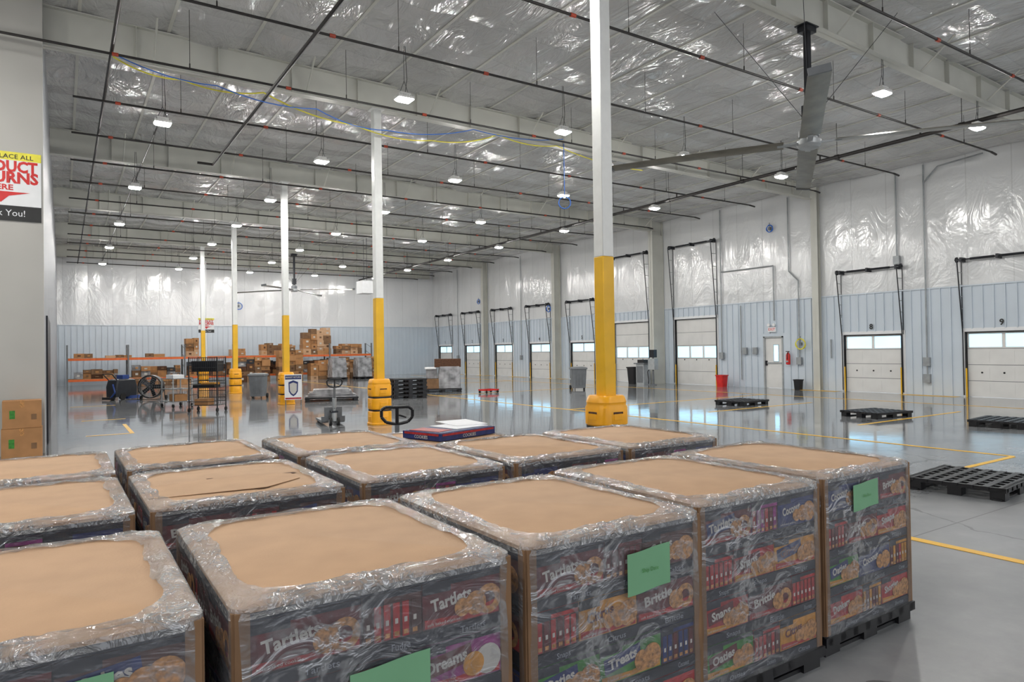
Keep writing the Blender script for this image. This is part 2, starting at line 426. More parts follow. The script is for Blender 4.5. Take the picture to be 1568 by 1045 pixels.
mb.bb((-.02,.03,1.05),(.22,.04,1.75),'lgrey'); mb.bb((0,.026,1.08),(.2,.031,1.72),'glasslit')
mb.bb((-w/2+.1,.0,.98),(w/2-.1,.03,1.03),'lgrey'); mb.bb((-w/2+.06,.0,.9),(-w/2+.14,.04,1.1),'darksteel')
o=mb.build('door_11',smooth=0); o.matrix_world=wall_T((MAN[0]+MAN[1])/2)
mb=MB(); mb.bb((-.18,-.06,-.1),(.18,0,.1),'white'); addtext(mb,'EXIT',.15,Matrix.Translation((0,-.062,0)),'red',.02)
for sg in (-1,1): mb.lathe([(.05,0),(.07,.05),(.06,.08)],(0,0,0),'white',Matrix.Translation((sg*.12,-.03,.18))@Matrix.Rotation(math.pi/2,4,'X'),12)
mb.cyl((-.12,-.03,.1),(-.12,-.03,.2),.01,'white');mb.cyl((.12,-.03,.1),(.12,-.03,.2),.01,'white')
o=mb.build('exit_sign',smooth=0); o.matrix_world=wall_T(17.1,WX-.035,2.35)
mb=MB(); mb.lathe([(.03,0),(.075,.01),(.08,.04),(.08,.36),(.06,.43),(.025,.46),(.025,.5)],(0,0,0),'red'); mb.bb((-.02,-.09,.5),(.02,.05,.53),'black')
mb.tube([(0,.02,.5),(.1,.03,.45),(.11,.03,.2)],.012,'black'); mb.bb((.06,-.05,.1),(.10,.05,.16),'lgrey')
mb.build('fire_extinguisher',(WX-.14,16.35,.95),rz=math.pi)
mb=MB(); X=WX-.065
def con(pts,r=.024): mb.tube([(X,p[0],p[1]) for p in pts],r,'conduit',n=6)
con([(12.15,7.5),(12.15,4.65)]);con([(11.25,7.6),(11.25,.6)]);con([(11.25,7.0),(10.8,7.45),(9.5,7.55)])
con([(19.6,7.6),(19.6,5.2),(19.6,1.4)]);con([(19.6,4.9),(17.0,4.9),(17.0,2.7)]);con([(16.3,7.5),(16.3,4.6),(15.9,4.2),(15.9,1.2)])
con([(27.6,7.5),(27.6,1.2)]);con([(35.0,7.5),(35.0,1.2)]);con([(43.1,7.5),(43.1,1.2)]);con([(18.6,3.4),(18.6,.3)]);con([(14.6,1.9),(14.6,1.2)])
for yy,z in ((12.15,4.55),(11.25,1.1),(11.25,.55),(19.6,1.3),(15.9,1.1),(27.6,1.2),(35.0,1.2),(43.1,1.2),(17.9,1.5),(18.4,1.5)):
    mb.bb((WX-.14,yy-.1,z-.14),(WX-.036,yy+.1,z+.14),'conduit')
mb.build('electrical_conduit',smooth=0)
def coil(name,c,r,k,T=None,turns=4,rad=.014):
    mb=MB(); pts=[]
    for i in range(turns*20+1):
        a=2*math.pi*i/20; rr=r*(1+.06*math.sin(i*.37)); pts.append((.02*math.sin(i*.9),rr*math.cos(a),rr*math.sin(a)))
    mb.tube(pts,rad,k,n=6); mb.bb((-.03,-.04,-.06),(.08,.04,.06),'grey'); mb.cyl((0,0,.0),(0,0,r+.1),.012,'grey')
    return mb.build(name,c,smooth=60)
coil('blue_hose_reel',(WX-.1,17.1,6.4),.14,'cable_b'); coil('yellow_hose_coil',(WX-.22,15.75,1.75),.2,'cable_y')
coil('blue_hose_reel',(WX-.15,40.0,5.0),.16,'cable_b'); coil('blue_hose_reel',(WX-.6,31.4,4.0),.18,'cable_b')

# ------------------------------------------------------------------ highbay lights
mb=MB()
mb.bb((-.165,-.12,.0),(.165,.12,.045),'sofit'); mb.bb((-.11,-.07,.045),(.11,.07,.12),'sofit')
for i in range(7): mb.bb((-.15+i*.05-.006,-.11,.045),(-.15+i*.05+.006,.11,.075),'sofit')
mb.loft([[(-.11,-.07,-.045),(-.11,.07,-.045),(.11,.07,-.045),(.11,-.07,-.045)],[(-.155,-.105,-.012),(-.155,.105,-.012),(.155,.105,-.012),(.155,-.105,-.012)],[(-.155,-.105,0),(-.155,.105,0),(.155,.105,0),(.155,-.105,0)]],'lamp')
for sg in (-1,1): mb.cyl((sg*.1,0,.1),(0,0,.36),.005,'darksteel',n=4)
mb.cyl((0,0,.36),(0,0,1.05),.005,'darksteel',n=4); mb.tube([(.02,0,.11),(.06,0,.4),(.03,0,1.05)],.006,'black',n=5)
hb=None
pos=[(1.8,y_) for y_ in (16.1,22.7,29.3,35.9,42.4)]
for yy in (-8,-3.1,2.0,7.1,12.2,17.3,22.5,27.6,32.8,38.0,43.2):
    for xx in (-10,-6.1,-2.1,1.8,5.6,9.5,13.45,17.5,21.3):
        if xx<0 and yy>PY: continue
        if xx==1.8 and yy>7: continue
        if xx>20 and yy>0: continue
        if (xx,yy)==(9.5,7.1) or (xx==13.45 and yy<5 and yy>0): continue
        if yy<5 and (int(xx*10)%2==0) : continue
        pos.append((xx,yy))
for xx,yy in pos:
    if hb is None: hb=mb.build('highbay_light',(xx,yy,6.62),smooth=0)
    else: inst(hb,'highbay_light',(xx,yy,6.62),rz=0)

# ------------------------------------------------------------------ sprinkler
mb=MB()
ZP=7.0
for k in range(-1,6):
    for j in range(3):
        yy=Y0+S*k+1.33+j*2.67
        if yy>BY-.4: continue
        xa=-12 if yy<PY-.3 else .2
        mb.cyl((xa,yy,ZP),(21.6,yy,ZP),.024,'pipe',n=8)
        mb.cyl((21.6,yy,ZP),(21.9,yy,ZP-.03),.03,'pipe',n=8)
        x=xa+.8
        while x<21.5:
            mb.cyl((x-.05,yy,ZP),(x+.05,yy,ZP),.034,'redorange',n=8)
            mb.cyl((x+1.2,yy,ZP),(x+1.2,yy,ZP+.1),.012,'pipe',n=6)
            mb.cyl((x+1.2,yy,ZP),(x+1.2,yy,zc(x+1.2)-.05),.005,'pipe',n=4); x+=3.0
        mb.cyl((17.7,yy,ZP-.16),(17.7,yy,ZP),.022,'pipe',n=6)
mb.cyl((17.7,SY+.5,ZP-.17),(17.7,BY-.5,ZP-.17),.05,'pipe',n=10)
y=SY+2
while y<BY-1: mb.cyl((17.7,y-.06,ZP-.17),(17.7,y+.06,ZP-.17),.065,'pipe',n=10); mb.cyl((17.7,y,ZP-.1),(17.7,y,zc(17.7)-.05),.008,'pipe',n=4); y+=3.1
mb.cyl((3.5,SY+.5,ZP-.06),(3.5,20.2,ZP-.06),.035,'pipe',n=8); mb.cyl((3.5,20.2,ZP-.06),(3.1,20.2,ZP-.06),.035,'pipe',n=8)
mb.cyl((.75,2,ZP+.06),(.75,BY-.5,ZP+.06),.03,'pipe',n=8); mb.cyl((1.9,PY+3,ZP+.1),(1.9,BY-.5,ZP+.1),.02,'pipe',n=8)
mb.build('sprinkler_piping',smooth=40)
def droop(name,pts,k,r=.012):
    mb=MB(); out=[]
    for a,b_ in zip(pts,pts[1:]):
        for i in range(8):
            t=i/8; sag=-.22*4*t*(1-t)*.5
            out.append((a[0]+(b_[0]-a[0])*t,a[1]+(b_[1]-a[1])*t,a[2]+(b_[2]-a[2])*t+sag))
    out.append(pts[-1]); mb.tube(out,r,k,n=6); return mb.build(name,smooth=60)
droop('yellow_overhead_cable',[(.78,14.8,7.37),(2.0,14.8,7.15),(3.57,14.8,7.2),(5.56,14.8,6.85),(7.5,14.8,6.8),(9.4,14.8,7.25),(11.3,14.8,7.25),(14.5,14.8,7.0)],'cable_y',.014)
droop('blue_overhead_cable',[(.78,14.5,7.3),(2.6,14.5,7.05),(4.6,14.5,6.95),(6.2,14.5,6.75),(8.5,14.5,7.15),(11.3,14.5,7.35)],'cable_b',.011)
mb=MB(); mb.cyl((0,0,0.2),(0,0,1.6),.01,'cable_b',n=6)
for i in range(80):
    a=i*2*math.pi/20; b2=(i+1)*2*math.pi/20
    mb.cyl((.16*math.cos(a),.02*math.sin(i),.16*math.sin(a)),(.16*math.cos(b2),.02*math.sin(i+1),.16*math.sin(b2)),.013,'cable_b',n=5)
mb.build('blue_hose_reel',(11.35,14.55,5.65),rz=math.radians(-33),smooth=60)

# ------------------------------------------------------------------ HVLS fan
def fan(loc,ang,top):
    mb=MB(); R=3.5
    mb.lathe([(.05,-.14),(.16,-.13),(.2,-.08),(.2,.0),(.14,.03),(.14,.2),(.1,.24),(.06,.26)],(0,0,0),'lgrey',None,24)
    mb.lathe([(.14,.06),(.17,.07),(.17,.18),(.14,.19)],(0,0,0),'grey',None,20)
    for i in range(4):
        T=Matrix.Rotation(ang+i*math.pi/2,4,'Z')@Matrix.Rotation(math.radians(7),4,'X')
        mb.box((.3,0,-.04),(.45,.09,.03),'lgrey',T); 
        rings=[]
        for t in (0,.3,.6,.94,1):
            x=.42+(R-.42)*t; c=.17*(1-.12*t); sag=-.04-.06*t*t
            prof=[(-c,0),(-c*.5,.03),(0,.036),(c*.6,.022),(c,0),(c*.5,-.004),(-c*.4,-.006)]
            rings.append([(x,p[0],p[1]+sag) for p in prof])
        mb.loft(rings,'alu',T)
        mb.box((R+.02,0,-.07),(.04,.28,.1),'grey',T)
    mb.bb((-.045,-.045,.24),(.045,.045,top-.1),'darksteel')
    mb.bb((-.1,-.07,.3),(.1,.07,.62),'darksteel'); mb.bb((-.13,-.1,top-.12),(.13,.1,top-.02),'darksteel'); mb.bb((-.18,-.12,top-.02),(.18,.12,top),'darksteel')
    for i in range(4):
        a=math.pi/4+i*math.pi/2; mb.cyl((.05*math.cos(a),.05*math.sin(a),.35),(2.0*math.cos(a),1.2*math.sin(a),top+.25),.005,'darksteel',n=4)
    return mb.build('ceiling_fan',loc,smooth=30)
f1=fan((11.0,Y0,5.3),math.radians(35),zb(11.0)-5.3)
inst(f1,'ceiling_fan',(11.0,Y0+4*S,5.3),rz=math.radians(14))

# ------------------------------------------------------------------ wrapped pallets
def plastic_pallet(mb,hx,hy,T=None,k='black',h=.14):
    for i in range(7):
        y=-hy+.05+i*(2*hy-.1)/6; mb.bb((-hx,y-.035,h-.03),(hx,y+.035,h),k,T)
    for i in range(8):
        x=-hx+.04+i*(2*hx-.08)/7; mb.bb((x-.025,-hy,h-.045),(x+.025,hy,h-.004),k,T)
    mb.bb((-hx,-hy,h-.05),(hx,-hy+.05,h),k,T); mb.bb((-hx,hy-.05,h-.05),(hx,hy,h),k,T)
    for sx_ in (-1,0,1):
        for sy_ in (-1,0,1):
            mb.bb((sx_*(hx-.09)-.07,sy_*(hy-.09)-.07,0),(sx_*(hx-.09)+.07,sy_*(hy-.09)+.07,h-.04),k,T)
    for sy_ in (-1,1): mb.bb((-hx,sy_*(hy-.09)-.05,0),(hx,sy_*(hy-.09)+.05,.02),k,T)
LOGO={'p_red':['Dunkers','Shorties','Snaps'],'p_dred':['Tartlets','Brittle'],'p_purple':['Dreams','Peanut'],'p_green':['Treats','Oaties'],'p_blue':['Coconut','Madeira'],'p_yellow':['Ginger','Citrus'],'p_maroon':['Cakes','Fudge']}
def load(rows,seed,label=None,torn=False,H=.98):
    rnd=random.Random(seed); mb=MB(); HX,HY=.465,.555
    plastic_pallet(mb,HX+.012,HY+.012,h=.11)
    zb0=.115; zt=H-.045
    mb.loft([rsq(HX-.02,HY-.02,.03,zb0,3),rsq(HX-.02,HY-.02,.03,H-.014,3)],'navy')
    lh=(zt-zb0)/len(rows)
    for side in range(4):
        W=2*(HX if side%2==0 else HY); off=HY if side%2==0 else HX
        T=Matrix.Rotation(side*math.pi/2,4,'Z')@Matrix.Translation((0,-off,0))
        nc=3
        for li,row in enumerate(rows):
            z0=zt-(li+1)*lh
            mb.bb((-W/2+.04,-.0,z0+.002),(W/2-.04,.03,z0+lh*.22),'navy',T)
            kinds=[(ci+li+side)%3 for ci in range(nc)]
            ws=[.72 if kd==1 else (1.2 if kd==0 else 1.08) for kd in kinds]; tot=sum(ws); xcur=-W/2+.04
            for ci in range(nc):
                cw=(W-.08)*ws[ci]/tot; xc=xcur+cw/2; xcur+=cw
                k=row[(ci+side)%len(row)]; lg=rnd.choice(LOGO[k])
                za,zb_=z0+lh*.24,z0+lh*.98; xa,xb=xc-cw*.49,xc+cw*.49
                mb.bb((xa,.004,za),(xb,.03,zb_),k,T)
                mb.bb((xa,.002,zb_-lh*.18),(xa+cw*.34,.004,zb_),'navy',T); mb.bb((xa+cw*.34,.002,zb_-lh*.08),(xb,.004,zb_),'navy',T)
                addtext(mb,lg,lh*.15,T@Matrix.Translation((xc+cw*.12,-.0015,z0+lh*.11)),'p_tray',.01,cw*.32)
                kind=kinds[ci]; yq=.0015
                if kind!=1:
                    k2={'p_red':'p_yellow','p_green':'p_yellow','p_purple':'p_red','p_blue':'p_blue','p_dred':'p_red','p_yellow':'p_red','p_maroon':'p_dred'}[k]
                    sw=[(xa+cw*.02,yq+.001,za+lh*.02),(xb-cw*.02,yq+.001,za+lh*.02),(xb-cw*.02,yq+.001,za+lh*.26),(xc,yq+.001,za+lh*.12),(xa+cw*.02,yq+.001,za+lh*.16)]
                    mb.add(sw,[(0,1,2,3,4)],k2,T)
                    Tt=T@Matrix.Translation((xc-cw*.14,yq,(za+zb_)/2+lh*.03))@Matrix.Rotation(math.radians(-8),4,'Y')
                    mb.box((cw*.0,.002,0),(cw*.58,.001,lh*.30),rnd.choice(['p_dred','p_blue',k,k]),Tt)
                    addtext(mb,lg,lh*.27,Tt,'p_white' if k!='p_yellow' else 'p_dred',.035,cw*(.30+.026*len(lg)))
                    for q in range(2 if kind==0 else 3):
                        r=lh*(.25-.05*q); xx=xc+cw*(.33-.17*q); zz=za+lh*(.28-.02*q)
                        ck='cookie' if k!='p_purple' else ('p_yellow' if q else 'p_white')
                        TT=T@Matrix.Translation((xx,yq-.0005*q-.001,zz))@Matrix.Rotation(math.pi/2,4,'X')
                        if k=='p_dred' and q==0:
                            n_=20; mb.loft([[(rr*math.cos(2*math.pi*i/n_),rr*math.sin(2*math.pi*i/n_),0) for i in range(n_)] for rr in (r,r*.5)],ck,TT,cap0=False,cap1=False)
                        else: mb.lathe([(r,-.001),(r,.0015)],(0,0,0),ck,TT,18)
                    addtext(mb,'soft baked cookies',lh*.07,T@Matrix.Translation((xc-cw*.24,yq-.001,za+lh*.07)),'p_white',0,cw*.4)
                else:
                    m_=6; mb.bb((xa,.003,za),(xb,.004,zb_-lh*.16),'p_maroon',T)
                    for q in range(m_):
                        x0=xa+.004+(xb-xa-.008)*q/m_; x1=x0+(xb-xa-.008)/m_*.70
                        kk=rnd.choice([k,k,'p_dred','p_red'])
                        mb.bb((x0,.0,za+.004),(x1,.003,zb_-lh*.18),kk,T); mb.bb((x0+.006,-.001,za+lh*.24),(x1-.006,.001,za+lh*.32),'p_white',T); mb.bb((x0+.003,-.001,za+lh*.05),(x1-.003,.001,za+lh*.12),'cookie',T)
        for sg in (-1,1):
            mb.bb((sg*(W/2-.003),-.004,zb0),(sg*(W/2-.045),.006,H-.014),'card3',T)
    mb.loft([rsq(HX+.003,HY+.003,.045,H-.03,6),rsq(HX+.003,HY+.003,.045,H-.004,6),rsq(HX-.004,HY-.004,.043,H,6)],'cardboard')
    mb.loft([rsq(HX+.0035,HY+.0035,.045,H-.045,6),rsq(HX+.0035,HY+.0035,.045,H-.018,6)],'navy',None,False,False)
    ph=rnd.random()*6
    rings=[]
    NR=8
    for ri in range(NR+1):
        t=ri/NR; d=.080*(1-t); r=.045+ (1-t)*.13
        pts=rrd(HX+.006-d,HY+.006-d,r); ring=[]
        for i,p in enumerate(pts):
            w=(1-t); L=math.hypot(p.x,p.y)
            o=(.010*math.sin(i*.21+ph)+.006*math.sin(i*.83+ph*3)+rnd.uniform(-.003,.003))*w
            z=H+.003+(rnd.uniform(0,.009)+.004*math.sin(i*.9+ri*2))*(1 if ri<NR-1 else .2)
            if ri==NR: z=H-.003
            ring.append((p.x*(1+o/L),p.y*(1+o/L),z))
        rings.append(ring)
    mb.loft(rings,'film_top',None,False,False)
    base=rrd(HX+.008,HY+.008,.047); rings2=[rings[-1]]
    for ri in range(1,13):
        t=ri/12; ring=[]
        for i,p in enumerate(base):
            o=rnd.uniform(0,.003)+.002*math.sin(i*.35+ri*1.3); L=math.hypot(p.x,p.y)
            ring.append((p.x*(1+o/L),p.y*(1+o/L),H-.004-(H-.08)*t if ri>1 else H-.035))
        rings2.append(ring)
    mb.loft(rings2[:2],'film_top',None,False,False); mb.loft(rings2[1:],'film_side',None,False,False)
    if label:
        lx,lz,lw,lh_=label; T=Matrix.Translation((lx,-HY-.02,lz))
        q=6; vs=[];fs=[]
        for i in range(q+1):
            for j2 in range(2):
                vs.append((lw*(i/q-.5),-.004*math.sin(i*1.1),lh_*(j2-.5)+.06*lw*(i/q)))
        for i in range(q): fs.append((2*i,2*i+2,2*i+3,2*i+1))
        mb.add(vs,fs,'greenpaper',T)
        addtext(mb,'Ship Date',lh_*.14,T@Matrix.Translation((0,-.008,lh_*.05)),'p_green',0)
    if torn:
        for (x,y,s_) in ((.08,-.36,.035),(-.40,-.12,.05),(-.36,-.22,.04),(.33,.0,.03),(-.1,.1,.015)):
            pts=[(x+s_*rnd.uniform(.5,1.2)*1.8*math.cos(a*.7),y+s_*rnd.uniform(.5,1.1)*math.sin(a*.7),H+.0035) for a in range(9)]
            mb.add(pts,[tuple(range(9))],'tear')
        mb.loft([[(-.45,-.30,H+.001),(-.45,.05,H+.001),(-.45,.05,H+.004),(-.45,-.30,H+.004)],[(.1,-.38,H+.006),(.1,.08,H+.006),(.1,.08,H+.009),(.1,-.38,H+.009)],[(.33,-.2,H+.002),(.33,-.02,H+.002),(.33,-.02,H+.005),(.33,-.2,H+.005)]],'cardboard')
    return mb
PR=[
 (-.145,2.62,0,[['p_maroon','p_dred'],['p_green','p_purple'],['p_red','p_blue'],['p_yellow','p_red']],(.10,.81,.3,.12),False),
 (.86,2.60,.0,[['p_dred','p_maroon','p_dred'],['p_red','p_dred','p_purple'],['p_yellow','p_red','p_red'],['p_green','p_blue','p_red']],(-.0,.64,.27,.15),False),
 (1.865,2.62,.006,[['p_dred','p_dred','p_maroon'],['p_red','p_yellow','p_dred'],['p_green','p_green','p_blue'],['p_red','p_red','p_red']],(.135,.785,.24,.17),False),
 (2.88,2.70,-.006,[['p_dred','p_purple','p_blue'],['p_red','p_red','p_yellow'],['p_red','p_dred','p_red'],['p_green','p_red','p_yellow']],None,False),
 (3.905,2.745,.01,[['p_blue','p_purple','p_dred'],['p_red','p_dred','p_red'],['p_green','p_blue','p_yellow'],['p_red','p_yellow','p_red']],(-.07,.83,.26,.15),False),
]
for i,(x,y,r,rows,lab,torn) in enumerate(PR):
    load(rows,i,lab,torn).build('wrapped_pallet_of_cartons',(x,y,0),rz=r,smooth=50)
tornob=load(PR[2][3],11,None,True).build('wrapped_pallet_of_cartons',(.80,4.15,0),rz=.01,smooth=50)
plain=load(PR[3][3],12,None,False).build('wrapped_pallet_of_cartons',(1.86,4.19,0),rz=-.008,smooth=50)
for (x,y,r) in ((-.2,4.14,.01),(2.885,4.22,.006),(3.91,4.24,-.006),(-.2,5.42,0),(.80,5.5,.008),(1.86,5.42,-.01)):
    inst(plain,'wrapped_pallet_of_cartons',(x,y,0),rz=r+ (math.pi if x in(2.885,.80) else 0))
mb=load(PR[1][3],13,None,False,H=.92)
Tb=Matrix.Translation((.02,.02,.96))@Matrix.Rotation(.30,4,'Z')
mb.box((0,0,0),(.70,.48,.065),'p_blue',Tb); mb.box((.0,0,.034),(.66,.44,.004),'p_blue',Tb); mb.box((-.22,.02,.038),(.18,.34,.004),'p_red',Tb,rz=.1); mb.box((.14,.02,.040),(.38,.38,.006),'sheet',Tb,rz=-.08); mb.box((.3,.14,.048),(.33,.42,.006),'sheet',Tb,rz=-.3,rx=.02)
mb.box((.0,-.242,.018),(.66,.004,.018),'p_red',Tb); mb.box((-.352,0,.018),(.004,.43,.018),'p_red',Tb)
addtext(mb,'COOKIES',.04,Tb@Matrix.Translation((0,-.246,-.010)),'p_white',.01)
addtext(mb,'COOKIES',.04,Tb@Matrix.Translation((-.356,0,-.010))@Matrix.Rotation(-math.pi/2,4,'Z'),'p_white',.01)
mb.build('display_board_pallet',(2.92,5.5,0),smooth=0)

# ------------------------------------------------------------------ empty black pallets
mb=MB(); plastic_pallet(mb,.6,.5); ep=mb.build('black_plastic_pallet',(8.9,3.75,0),rz=.1,smooth=0)
for (x,y,r) in ((16.0,6.1,.1),(16.0,8.75,-.15),(16.5,12.95,.05)): inst(ep,'black_plastic_pallet',(x,y,0),rz=r)
mb=MB()
for i in range(5): plastic_pallet(mb,.6,.5,Matrix.Translation((0,0,.142*i))@Matrix.Rotation((i%3-1)*.02,4,'Z'))
mb.build('stacked_black_pallets',(10.5,22.9,0),rz=-.2,smooth=0)

# ------------------------------------------------------------------ pallet jacks
def jack(name,loc,rz,hz,hy):
    mb=MB()
    for sg in (-1,1):
        rings=[]
        for y,z0,z1,w in ((0,.05,.11,.08),(.95,.05,.1,.08),(1.1,.04,.08,.06),(1.17,.04,.055,.03)):
            rings.append([(sg*.19-w,y,z0),(sg*.19+w,y,z0),(sg*.19+w,y,z1),(sg*.19-w,y,z1)])
        mb.loft(rings,'grey'); mb.cyl((sg*.19-.04,1.0,.04),(sg*.19+.04,1.0,.04),.04,'blackrub',n=14)
        mb.cyl((sg*.06,-.2,.09),(sg*.115,-.2,.09),.09,'blackrub',n=20); mb.cyl((sg*.055,-.2,.09),(sg*.12,-.2,.09),.05,'lgrey',n=16)
    mb.bb((-.27,-.05,.08),(.27,.03,.2),'grey'); mb.bb((-.2,-.06,.2),(.2,.02,.42),'grey'); mb.cyl((0,-.2,.1),(0,-.2,.3),.06,'lgrey',n=16)
    mb.cyl((0,-.2,.3),(0,-.2,.45),.035,'lgrey',n=12); mb.bb((-.08,-.26,.3),(.08,-.03,.34),'darksteel')
    P0=Vector((0,-.2,.32)); P1=Vector((0,hy,hz)); d=(P1-P0).normalized()
    mb.cyl(P0,P1-d*.2,.026,'grey',n=12); mb.cyl(P0+d*.1,P0+d*.32,.05,'lgrey',n=12)
    X=Vector((1,0,0))
    def hp(a,b_): return P1+X*a+d*b_
    lp=[hp(-.035,-.19),hp(-.12,-.17),hp(-.17,-.11),hp(-.17,-.03),hp(-.13,0),hp(.13,0),hp(.17,-.03),hp(.17,-.11),hp(.12,-.17),hp(.035,-.19),hp(-.035,-.19)]
    mb.tube(lp,.018,'black',n=8); mb.cyl(hp(0,-.22),hp(0,0),.02,'black',n=8); mb.cyl(hp(.02,-.09),hp(.1,-.12),.01,'black')
    return mb.build(name,loc,rz=rz,smooth=35)
jack('pallet_jack',(3.22,7.35,0),math.radians(-22),1.08,-.32)
jack('pallet_jack',(5.3,15.75,0),math.radians(-10),1.08,-.3)

# ------------------------------------------------------------------ carts, bins
mb=MB()
for sx_ in (-.42,.42):
    for sy_ in (-.28,.28):
        mb.cyl((sx_,sy_,.12),(sx_,sy_,1.62),.018,'black'); mb.cyl((sx_-.02,sy_,.06),(sx_+.02,sy_,.06),.06,'blackrub',n=14); mb.cyl((sx_,sy_,.06),(sx_,sy_,.14),.012,'lgrey')
for z in (.2,.72,1.2):
    mb.bb((-.42,-.28,z-.015),(.42,.28,z),'black')
    for sy_ in (-.28,.28): mb.cyl((-.42,sy_,z+.1),(.42,sy_,z+.1),.01,'black')
for i in range(16):
    x=-.42+i*.84/15; mb.cyl((x,.28,.2),(x,.28,1.6),.008,'black',n=5); mb.cyl((x,-.28,1.2),(x,-.28,1.6),.008,'black',n=5)
for z in (.4,.6,.9,1.05,1.4,1.6):
    for sy_ in (.28,): mb.cyl((-.42,sy_,z),(.42,sy_,z),.01,'black')
for sx_ in (-.42,.42):
    for z in (1.6,1.4,.9,.5): mb.cyl((sx_,-.28,z),(sx_,.28,z),.01,'black')
mb.bb((-.3,-.2,.2),(.1,.2,.38),'card2'); mb.bb((-.35,-.2,.72),(.3,.2,.8),'darksteel'); mb.bb((-.1,-.2,.8),(.3,.15,.86),'p_yellow'); mb.bb((-.38,-.2,1.2),(.38,.25,1.5),'darksteel')
ct=mb.build('wire_shelf_cart',(3.6,22.0,0),rz=math.radians(-35),smooth=40)
mb=MB()
for sx_ in (-.3,.3):
    for sy_ in (-.4,.4): mb.cyl((sx_,sy_,.1),(sx_,sy_,.95),.02,'lgrey'); mb.cyl((sx_-.02,sy_,.06),(sx_+.02,sy_,.06),.06,'blackrub',n=12)
for z in (.2,.6,.93): mb.bb((-.32,-.42,z-.02),(.32,.42,z),'grey')
mb.bb((-.2,-.3,.2),(.2,.1,.42),'card2'); mb.bb((-.25,-.3,.93),(.1,.2,1.05),'white')
mb.build('utility_cart',(3.1,24.6,0),rz=.3,smooth=40)
def tub(name,loc,rz,k='grey',w=.3,h=.95):
    mb=MB()
    mb.loft([rsq(w*.8,w*.85,.05,.08),rsq(w*.95,w,.06,h*.9),rsq(w*1.05,w*1.1,.06,h*.9),rsq(w*1.05,w*1.1,.06,h*.94),rsq(w*1.02,w*1.05,.06,h*.97),rsq(w*.7,w*.7,.06,h)],k)
    mb.cyl((-w,w*.8,.09),(-w*.8,w*.8,.09),.09,'blackrub',n=14); mb.cyl((w*.8,w*.8,.09),(w,w*.8,.09),.09,'blackrub',n=14)
    mb.cyl((-w*.7,w*1.15,h*.9),(w*.7,w*1.15,h*.9),.015,k); mb.bb((-w*.6,-w*.7,0),(-w*.5,-w*.6,.1),'black'); mb.bb((w*.5,-w*.7,0),(w*.6,-w*.6,.1),'black')
    for i in (-.4,0,.4): mb.bb((w*i-.01,-w*1.0,.2),(w*i+.01,-w*.84,h*.85),k)
    return mb.build(name,loc,rz,smooth=40)
tub('wheeled_grey_bin',(6.2,27.0,0),-.5); tub('wheeled_grey_bin',(17.8,22.1,0),-.5,w=.32)
def bin_(name,loc,k,r=.2,h=.6):
    mb=MB(); mb.loft([rsq(r*.78,r*.78,.05,0),rsq(r*.95,r*.95,.06,h*.92),rsq(r*1.06,r*1.06,.06,h*.92),rsq(r*1.06,r*1.06,.06,h),rsq(r*.92,r*.92,.05,h),rsq(r*.75,r*.75,.05,.04)],k)
    return mb.build(name,loc,smooth=40)
bin_('red_waste_bin',(23.2,19.2,0),'red',.2,.5); bin_('black_waste_bin',(22.5,23.75,0),'black',.26,.8); bin_('black_waste_bin',(23.4,15.75,0),'black',.15,.4)
mb=MB(); mb.bb((-.2,-.25,0),(.2,.25,.95),'lgrey'); mb.bb((-.25,-.35,.95),(.25,.35,1.0),'grey'); mb.bb((-.15,-.2,1.0),(.15,.2,1.15),'black'); mb.bb((-.21,-.2,.1),(-.2,.2,.85),'grey')
mb.build('packing_desk',(22.3,22.95,0),smooth=0,bevel=.01)
mb=MB(); mb.cyl((0,0,0),(0,0,1.5),.04,'grey'); mb.bb((-.12,-.2,.7),(.12,.2,1.2),'lgrey'); mb.bb((-.1,-.15,1.25),(.1,.15,1.6),'darksteel'); mb.lathe([(.16,0),(.16,.02),(.05,.05)],(0,0,0),'grey')
mb.tube([(0,.1,.9),(-.1,.25,.6),(-.08,.2,.2),(0,.3,.05)],.02,'black'); mb.build('battery_charger_stand',(22.3,22.3,0),smooth=40)
mb=MB(); 
for sx_ in (-.3,.3):
    for sy_ in (-.2,.2): mb.cyl((sx_-.015,sy_,.05),(sx_+.015,sy_,.05),.05,'blackrub',n=12)
    mb.bb((sx_-.03,-.25,.1),(sx_+.03,.25,.15),'red')
for sy_ in (-.22,.22): mb.bb((-.33,sy_-.03,.1),(.33,sy_+.03,.15),'red')
mb.build('red_dolly',(14.07,23.1,0),rz=.2,smooth=40)
mb=MB(); n_=28
T=Matrix.Translation((0,0,.5))@Matrix.Rotation(math.pi/2,4,'X')
mb.loft([[(r*math.cos(2*math.pi*i/n_),r*math.sin(2*math.pi*i/n_),z) for i in range(n_)] for r,z in ((.42,-.16),(.44,-.15),(.44,.15),(.42,.16),(.40,.14),(.40,-.14),(.42,-.16))],'black',T,False,False)
for r in (.1,.17,.24,.31,.38):
    for z in (-.16,.16): mb.tube([(r*math.cos(2*math.pi*i/20),r*math.sin(2*math.pi*i/20),z) for i in range(21)],.005,'grey',T,n=4)
for i in range(8):
    a=i*math.pi/4
    for z in (-.16,.16): mb.cyl((0,0,z),(.42*math.cos(a),.42*math.sin(a),z),.006,'grey',T,n=4)
mb.cyl((0,0,-.12),(0,0,.1),.08,'darksteel',T)
for i in range(5): mb.box((.22,0,0),(.3,.18,.01),'darksteel',T@Matrix.Rotation(i*2*math.pi/5,4,'Z')@Matrix.Rotation(.5,4,'X'))
for sg in (-1,1):
    mb.cyl((sg*.46,0,.5),(sg*.4,-.25,.03),.015,'black'); mb.cyl((sg*.46,0,.5),(sg*.4,.25,.08),.015,'black'); mb.cyl((sg*.42,.25,.08),(sg*.48,.25,.08),.08,'blackrub',n=14)
